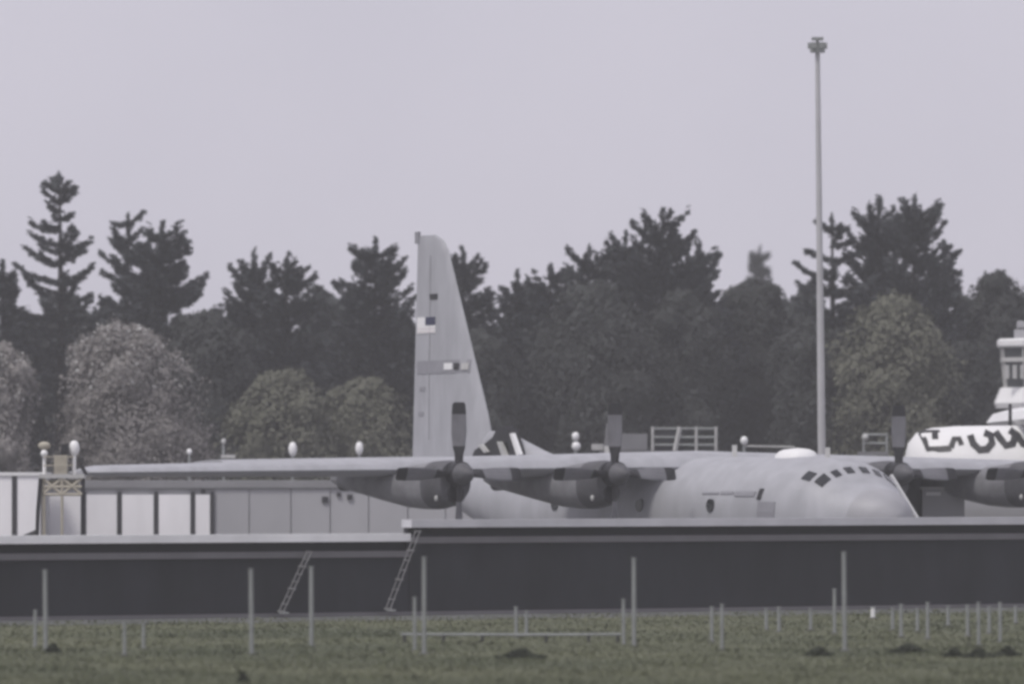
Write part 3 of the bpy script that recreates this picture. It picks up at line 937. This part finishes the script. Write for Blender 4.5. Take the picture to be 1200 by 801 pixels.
TG, SG = 'tall fence posts in the grass', 'short stakes in the grass'
for px, a, b, l in ((53.5, 668, 762, 'tall thin fence post nearest the left edge'),
                    (295, 667, 766, 'tall thin fence post just left of the left ladder'),
                    (365, 664, 757, 'tall thin fence post just right of the left ladder'),
                    (497, 653, 766, 'tall thin fence post just right of the wall step'),
                    (743, 654, 757, 'tall thin fence post below the inboard propeller, right of centre'),
                    (990, 647, 762, 'tall thin fence post below the mast, farthest right')):
    post(px, a, b, 5.2, l, TG)
for px, a, b, l in ((41, 715, 758, 'short stake beside the leftmost tall post'),
                    (146, 729, 767, 'left one of two close short stakes in the left grass'),
                    (168, 730, 760, 'right one of two close short stakes in the left grass'),
                    (486, 700, 762, 'short stake beside the tall post at the wall step'),
                    (605, 711, 747, 'left one of the pair of stakes on the low rail'),
                    (617, 716, 745, 'right one of the pair of stakes on the low rail'),
                    (731, 702, 755, 'short stake just left of the tall post right of centre'),
                    (834, 711, 752, 'left stake of the pair between the two right tall posts'),
                    (846, 708, 761, 'right stake of the pair between the two right tall posts'),
                    (898, 713, 738, 'left stake of the low pair left of the last tall post'),
                    (913, 711, 740, 'right stake of the low pair left of the last tall post'),
                    (950, 713, 738, 'small stake between the low pair and the last tall post'),
                    (978, 690, 742, 'short stake just left of the farthest right tall post'),
                    (1046, 712, 738, 'first small stake right of the white marker'),
                    (1056, 708, 746, 'second small stake right of the white marker'),
                    (1075, 713, 740, 'third small stake right of the white marker'),
                    (1087, 706, 748, 'fourth and tallest small stake right of the white marker'),
                    (1111, 710, 733, 'lone small stake between two clusters at right'),
                    (1134, 709, 745, 'first stake of the right edge cluster'),
                    (1147, 706, 756, 'second and tallest stake of the right edge cluster'),
                    (1159, 711, 742, 'third stake of the right edge cluster'),
                    (1172, 706, 752, 'fourth stake of the right edge cluster'),
                    (1190, 710, 730, 'stubby stake closest to the right edge')):
    post(px, a, b, 4.2, l, SG, 'stake')
post(1023, 711, 724, 5.5, 'tiny bright white marker post at the foot of the right wall', 'marker', 'marker_post', 'white')

# low rail between the posts
rY = ground_Y(752)
r0 = at(612, 0, rY); r0.z = 0
rt = thing('low_rail', 'low pale pipe rail lying across the grass at centre', 'rail', r0)
rx = lambda px: (px - 612) * rY / F
mb = MB(); mb.tube([(rx(470), 0, 0.17), (rx(612), 0.0, 0.16), (rx(728), 0, 0.17)], 0.03, 8); mb.build('pipe', M['galv'], rt)
for p in (474, 520, 565, 640, 690, 724):
    mb = MB(); mb.box(rx(p) - 0.03, rx(p) + 0.03, -0.03, 0.03, -0.02, 0.15); mb.build('support', M['dpost'], rt)

# ------------------------------------------------------------------ grass and weeds
n = 90000
yb = 108 + (182 - 108) * nr.random(n) ** 1.3
xb = (nr.random(n) * 2 - 1) * (yb * 0.088 + 2)
sw = (xb - WA.x) * wd.y * -1 + (yb - WA.y) * wd.x
keep = sw < -0.25 - 4.2 * nr.random(len(sw)) ** 0.7
xb, yb = xb[keep], yb[keep]
n = len(xb)
hh = (0.02 + 0.035 * nr.random(n) ** 2) * (0.7 + 0.7 * (np.sin(xb * 1.3 + yb * 0.31) * np.sin(yb * 0.7 - xb * 0.4) > 0.2))
P = np.stack([xb, yb, hh * 0.45], 1)
an = nr.random(n) * math.pi
U = np.stack([np.cos(an), np.sin(an), np.zeros(n)], 1) * (0.012 + 0.02 * nr.random(n))[:, None]
V = np.stack([nr.normal(0, 0.25, n) * hh, nr.normal(0, 0.25, n) * hh, hh * 0.55], 1)
tag(quads_mesh('grass', P, U, V, M['blade']), 'short rough grass growing up to the wall', 'grass', kind='stuff')
weeds = [(960, 768, 14, 'dark weed clump below the tall mast'), (1118, 769, 10, 'small dark weed clump left in the right edge patch'),
         (1148, 770, 16, 'low wide dark weed clump in the right edge patch'), (1181, 768, 13, 'darkest weed clump at the right edge'),
         (610, 771, 26, 'low wide dark weed patch below the centre'), (62, 764, 8, 'tiny dark weed at the leftmost tall post'), (1066, 764, 20, 'faint dark weed patch left of the right edge patch'),
         (285, 799, 5, 'tiny dark weed at the bottom edge left of centre')]
for px, py, hw, lab in weeds:
    Y = ground_Y(py)
    k = Y / F
    c = at(px, py, Y)
    n = int(420 + 28 * hw)
    wz = hw * k
    P = np.stack([np.clip(nr.normal(0, 0.55, n), -1.1, 1.1) * wz, np.clip(nr.normal(0, 0.6, n), -1.2, 1.2) * wz, nr.random(n)], 1)
    P[:, 2] *= 0.02 + 0.15 * np.exp(-(P[:, 0] / (wz * 0.6)) ** 2)
    an = nr.random(n) * 6.28
    U = np.stack([np.cos(an), np.sin(an), nr.normal(0, 0.3, n)], 1) * 0.03
    V = np.stack([nr.normal(0, 0.02, n), nr.normal(0, 0.02, n), 0.02 + 0.03 * nr.random(n)], 1)
    o = quads_mesh('weed', P, U, V, M['tuft'])
    o.location = (c.x, Y, 0.0)
    tag(o, lab, 'weed', 'dark weeds in the grass')


# ------------------------------------------------------------------ trees
def conifer(px, ytop, Y, hwpx, label, sparse=0.0, group='dark conifers behind the airfield', m='conifer', up=0.55, full=0.45):
    c = at(px, ytop, Y)
    H = c.z
    k = Y / F
    hw = hwpx * k
    t = thing('conifer_tree', label, 'tree', (c.x, Y, 0), 0, group)
    mb = MB(); mb.tube([(0, 0, -0.1), (rng.uniform(-.1, .1), 0, H * 0.5), (0, 0, H - 0.2)], [0.34, 0.20, 0.03], 8); mb.build('trunk', M['bark'], t)
    Ps, Us, Vs = [], [], []
    lim = MB()
    z = H - 0.35 - (1.0 * up if sparse < 0.5 else 0.35)
    span = max(2.0, H * full)
    i = 0
    while z > 1.2:
        d = H - z
        prof = min(1.0, (d / span)) ** 0.72
        nb = 5 + int(3 * prof) if sparse < 0.5 else 4 + int(2 * prof)
        a0 = rng.uniform(0, 6.28)
        for b in range(nb):
            a = a0 + b * 6.283 / nb + rng.uniform(-0.35, 0.35)
            L = max(0.75, hw * prof * rng.uniform(0.55, 1.22) + 0.3)
            zb = z + rng.uniform(-0.30, 0.30) * (1.0 if sparse < 0.5 else 0.75)
            if rng.random() < (0.06 if sparse < 0.5 else 0.14):
                continue
            el = up * (1.35 - 0.85 * prof) + rng.uniform(-0.2, 0.2)
            dirv = np.array([math.cos(a), math.sin(a), 0.0])
            nq = int(62 * max(0.5, L) * (1.0 if sparse < 0.5 else 0.95))
            s = nr.random(nq) ** 0.75
            sag = -0.10 * L * np.sin(s * 3.14) * prof
            rise = min(math.tan(min(el, 1.1)) * 0.55 * L, H - 0.1 - zb + rng.uniform(-0.5, 0.2))
            cz = zb + rise * s + sag + 0.25 * L * s ** 3 * up * prof
            wdt = (0.07 + 0.20 * (1 - s)) * (0.9 if sparse < 0.5 else 0.78) * (0.6 + 0.25 * L)
            pe = np.array([-math.sin(a), math.cos(a), 0.0])
            off = nr.normal(0, 1, nq) * wdt
            p = dirv[None] * (L * s)[:, None] + pe[None] * off[:, None]
            p[:, 2] = cz + nr.normal(0, 1, nq) * (0.07 if sparse > 0.5 else 0.11)
            Ps.append(p)
            uu = dirv[None] * 0.8 + pe[None] * np.sign(off)[:, None] * nr.random(nq)[:, None] * 0.9
            uu[:, 2] = 0.35 * up + nr.normal(0, 0.25, nq)
            uu = unit(uu) * (0.10 + 0.10 * nr.random(nq))[:, None]
            vv = np.cross(uu, nr.normal(0, 1, (nq, 3)))
            vv = unit(vv) * (0.045 + 0.04 * nr.random(nq))[:, None]
            Us.append(uu); Vs.append(vv)
            if i % 2 == 0 or sparse > 0.5:
                lim.tube([(0, 0, zb), tuple(dirv * L * 0.5 + np.array([0, 0, zb + rise * 0.5])), tuple(dirv * L * 0.9 + np.array([0, 0, zb + rise * 0.9]))], [0.05, 0.035, 0.012], 4)
        z -= (0.42 + 0.16 * prof) * (1.0 if sparse < 0.5 else 1.35) * rng.uniform(0.8, 1.25)
        i += 1
    # leader
    nq = 30
    p = np.stack([nr.normal(0, 0.06, nq), nr.normal(0, 0.06, nq), H - 0.9 * nr.random(nq)], 1)
    Ps.append(p); Us.append(np.stack([nr.normal(0, .05, nq), nr.normal(0, .05, nq), np.full(nq, 0.16)], 1)); Vs.append(nr.normal(0, 0.05, (nq, 3)))
    tag(lim.build('limbs', M['bark'], t, recalc=False), kind='stuff')
    quads_mesh('crown', np.concatenate(Ps), np.concatenate(Us), np.concatenate(Vs), M[m], t)
    return t


def leafy(px, ytop, Y, hwpx, label, m='leafd', n=9000, lobes=12, size=0.17, group='broadleaf trees behind the airfield', tips=0, flat=0.62):
    c = at(px, ytop, Y)
    H = c.z
    hw = hwpx * Y / F
    t = thing('broadleaf_tree', label, 'tree', (c.x, Y, 0), 0, group)
    mb = MB(); mb.tube([(0, 0, -0.1), (0.1, 0, H * 0.3), (0, 0, H * 0.7)], [0.32, 0.22, 0.07], 8)
    mb.build('trunk', M['bark'], t)
    cs, rs = [], []
    lb = MB()
    tall = max(1.0, H / (2.4 * hw))
    size *= 0.46
    n, lobes = int(n * 4.0 * tall ** 0.7), int(lobes * tall)
    for i in range(lobes):
        a = 2.4 * i + rng.uniform(-0.5, 0.5)
        f = rng.random() ** 0.5
        zz = H * (0.08 + 0.92 * ((i + rng.random()) / lobes))
        over = max(0.0, zz - (H - 1.25 * hw)) / (1.25 * hw)
        rad = math.sqrt(max(0.0, 1 - over ** 2)) * hw
        r_ = hw * rng.uniform(0.20, 0.42) * (1 - 0.35 * over)
        q_ = np.array([math.cos(a) * max(0, rad - r_ * 0.7) * f, math.sin(a) * max(0, rad - r_ * 0.7) * f * 0.8, zz])
        q_[2] = min(q_[2], H - r_ * rng.uniform(0.75, 1.0))
        cs.append(q_); rs.append(r_)
        lb.tube([(0, 0, max(0.3, q_[2] * 0.6)), tuple(q_ * 0.5 + np.array([0, 0, q_[2] * 0.32])), tuple(q_)], [0.09, 0.06, 0.02], 5)
    tag(lb.build('limbs', M['bark'], t, recalc=False), kind='stuff')
    wts = np.array(rs) ** 2
    idx = nr.choice(len(cs), n, p=wts / wts.sum())
    C_, R_ = np.array(cs)[idx], np.array(rs)[idx]
    d = unit(nr.normal(0, 1, (n, 3)))
    rr = R_ * (0.50 + 0.62 * nr.random(n) ** 0.8 + 0.35 * nr.random(n) ** 7) * (1 + 0.16 * np.sin(d[:, 0] * 7 + idx) * np.sin(d[:, 2] * 6 + idx * 2))
    P = C_ + d * rr[:, None] * np.array([1, 1, 0.85])
    dome = nr.random(n) < 0.22
    nd = int(dome.sum())
    hh_, az_ = nr.random(nd) ** 0.8 * H, nr.random(nd) * 6.283
    ov = np.maximum(0, hh_ - (H - 1.25 * hw)) / (1.25 * hw)
    wob = 1 + 0.13 * np.sin(az_ * 3 + hh_ * 1.1) + 0.11 * np.sin(az_ * 7 - hh_ * 2.3 + px)
    rd = hw * np.sqrt(np.maximum(0, 1 - ov ** 2)) * wob * (0.50 + 0.42 * nr.random(nd))
    P[dome] = np.stack([np.cos(az_) * rd, np.sin(az_) * rd * 0.85, hh_ * (0.93 + 0.05 * wob)], 1)
    d[dome] = unit(np.stack([np.cos(az_), np.sin(az_), 0.25 + 1.4 * ov], 1))
    P[:, 2] = np.maximum(P[:, 2], 0.3)
    nrm = unit(d + nr.normal(0, 0.38, (n, 3)))
    U = unit(np.cross(nrm, nr.normal(0, 1, (n, 3)))) * (size * (0.6 + 0.7 * nr.random(n)))[:, None]
    V = unit(np.cross(nrm, U)) * (size * (0.5 + 0.5 * nr.random(n)))[:, None]
    mi = None
    ml = M[m]
    if tips:
        top = (P[:, 2] > H * 0.72) & (nr.random(n) < tips)
        mi = top.astype(np.int32)
        ml = [M[m], M['tip']]
    quads_mesh('crown', P, U, V, ml, t, mi)
    return t


conifer(70, 203, 300, 54, 'tallest conifer, with open layered branches, at far left', 0.8, up=0.62, full=0.42)
conifer(150, 250, 305, 44, 'open branched conifer second from the left skyline', 0.8, up=0.7, full=0.36)
conifer(190, 260, 296, 78, 'dense conifer with a long right slope beside the open ones', 0.0, full=0.42)
conifer(2, 306, 300, 44, 'conifer cut off by the left edge of the picture', 0.0)
conifer(298, 292, 305, 52, 'left one of the twin topped conifers left of the tail', 0.0, up=0.9)
conifer(336, 297, 302, 58, 'right one of the twin topped conifers left of the tail', 0.0, up=0.7)
conifer(440, 280, 300, 66, 'broad spiky conifer just left of the tail fin', 0.0, up=0.75)
conifer(543, 291, 303, 52, 'conifer half hidden behind the tail fin', 0.0, up=0.8)
conifer(606, 318, 300, 36, 'low conifer just right of the tail fin', 0.0, up=0.8)
conifer(645, 310, 297, 52, 'rounded conifer second right of the tail fin', 0.0, up=0.8)
conifer(690, 288, 300, 56, 'conifer third right of the tail fin on the rising slope', 0.0, up=0.9)
conifer(733, 272, 303, 58, 'conifer just left of the highest one right of the tail', 0.0, up=0.9)
conifer(777, 245, 300, 78, 'highest conifer right of the tail with upswept fingers', 0.0, up=0.95)
conifer(818, 280, 303, 40, 'narrow conifer ending the slope right of the tail', 0.0, up=0.9)
conifer(890, 288, 480, 22, 'thin misty conifer far off left of the mast', 0.0, up=0.5)
conifer(975, 252, 300, 50, 'open conifer crossed by the tall mast', 0.8, up=0.5, full=0.35)
conifer(1030, 230, 303, 54, 'tall spiky conifer right of the mast, left of two tops', 0.4, up=0.95)
conifer(1072, 229, 299, 54, 'tall spiky conifer right of the mast, right of two tops', 0.4, up=1.0)
conifer(1106, 284, 302, 28, 'small conifer on the right shoulder of the tall pair', 0.0, up=0.8)
leafy(150, 376, 276, 96, 'large pale bush with light blossom near the left edge', 'pleaf', 14000, 18, 0.13, tips=0.10)
leafy(-2, 398, 272, 48, 'pale bush cut off by the left edge of the picture', 'pleaf', 7000, 10, 0.13, tips=0.06)
leafy(330, 432, 280, 78, 'low olive tree left of the tail fin, left of two', 'olive', 8000, 12)
leafy(425, 440, 283, 72, 'low olive tree left of the tail fin, right of two', 'olive', 8000, 12)
leafy(1048, 345, 284, 82, 'tall olive grey tree right of the mast', 'olive', 11000, 16)
leafy(1168, 318, 300, 50, 'rounded tree behind the control tower', 'leafd', 7000, 11)
leafy(878, 326, 306, 52, 'round topped dark tree left of the mast', 'leafd', 7000, 11)
leafy(700, 330, 294, 96, 'wide dark tree right of the tail fin', 'leafd', 10000, 14)
leafy(800, 340, 296, 64, 'dark tree behind the truck right of the tail', 'leafd', 8000, 12)
leafy(945, 372, 288, 52, 'grey dark tree standing behind the mast', 'leafd', 7000, 11)
leafy(560, 385, 292, 60, 'dark round tree directly behind the tail fin', 'leafd', 7000, 11)
leafy(240, 360, 294, 66, 'dark round tree right of the pale bush', 'leafd', 7000, 11)
leafy(1128, 400, 288, 45, 'low dark tree left of the control tower', 'leafd', 6000, 10)

# far wood closing every gap, one mass
n = 110000
x = (nr.random(n) * 2 - 1) * 46
prof = 11.2 + 0.8 * np.sin(x * 0.55) + 0.6 * np.sin(x * 1.37 + 1) + 0.5 * np.sin(x * 3.1)
z = prof * nr.random(n) ** 0.8
P = np.stack([x, 322 + nr.random(n) * 10, z], 1)
U = unit(nr.normal(0, 1, (n, 3))) * (0.18 + 0.16 * nr.random(n))[:, None]
V = unit(np.cross(U, nr.normal(0, 1, (n, 3)))) * (0.14 + 0.12 * nr.random(n))[:, None]
tag(quads_mesh('far_wood', P, U, V, M['wood']), 'far dark wood behind the trees', 'wood', kind='stuff')

# ------------------------------------------------------------------ haze
hz = MB(); hz.box(-660, 660, -100, 1460, -1.5, 21.5)
hm = bpy.data.materials.new('haze')
hm.use_nodes = True
t = hm.node_tree
t.nodes.clear()
o_ = t.nodes.new('ShaderNodeOutputMaterial')
pv = t.nodes.new('ShaderNodeVolumePrincipled')
pv.inputs['Color'].default_value = (0.90, 0.90, 0.93, 1)
pv.inputs['Density'].default_value = 0.00050
pv.inputs['Anisotropy'].default_value = 0.0
t.links.new(pv.outputs[0], o_.inputs['Volume'])
tag(hz.build('haze', hm), 'thin pale haze over the airfield', 'haze', kind='stuff')
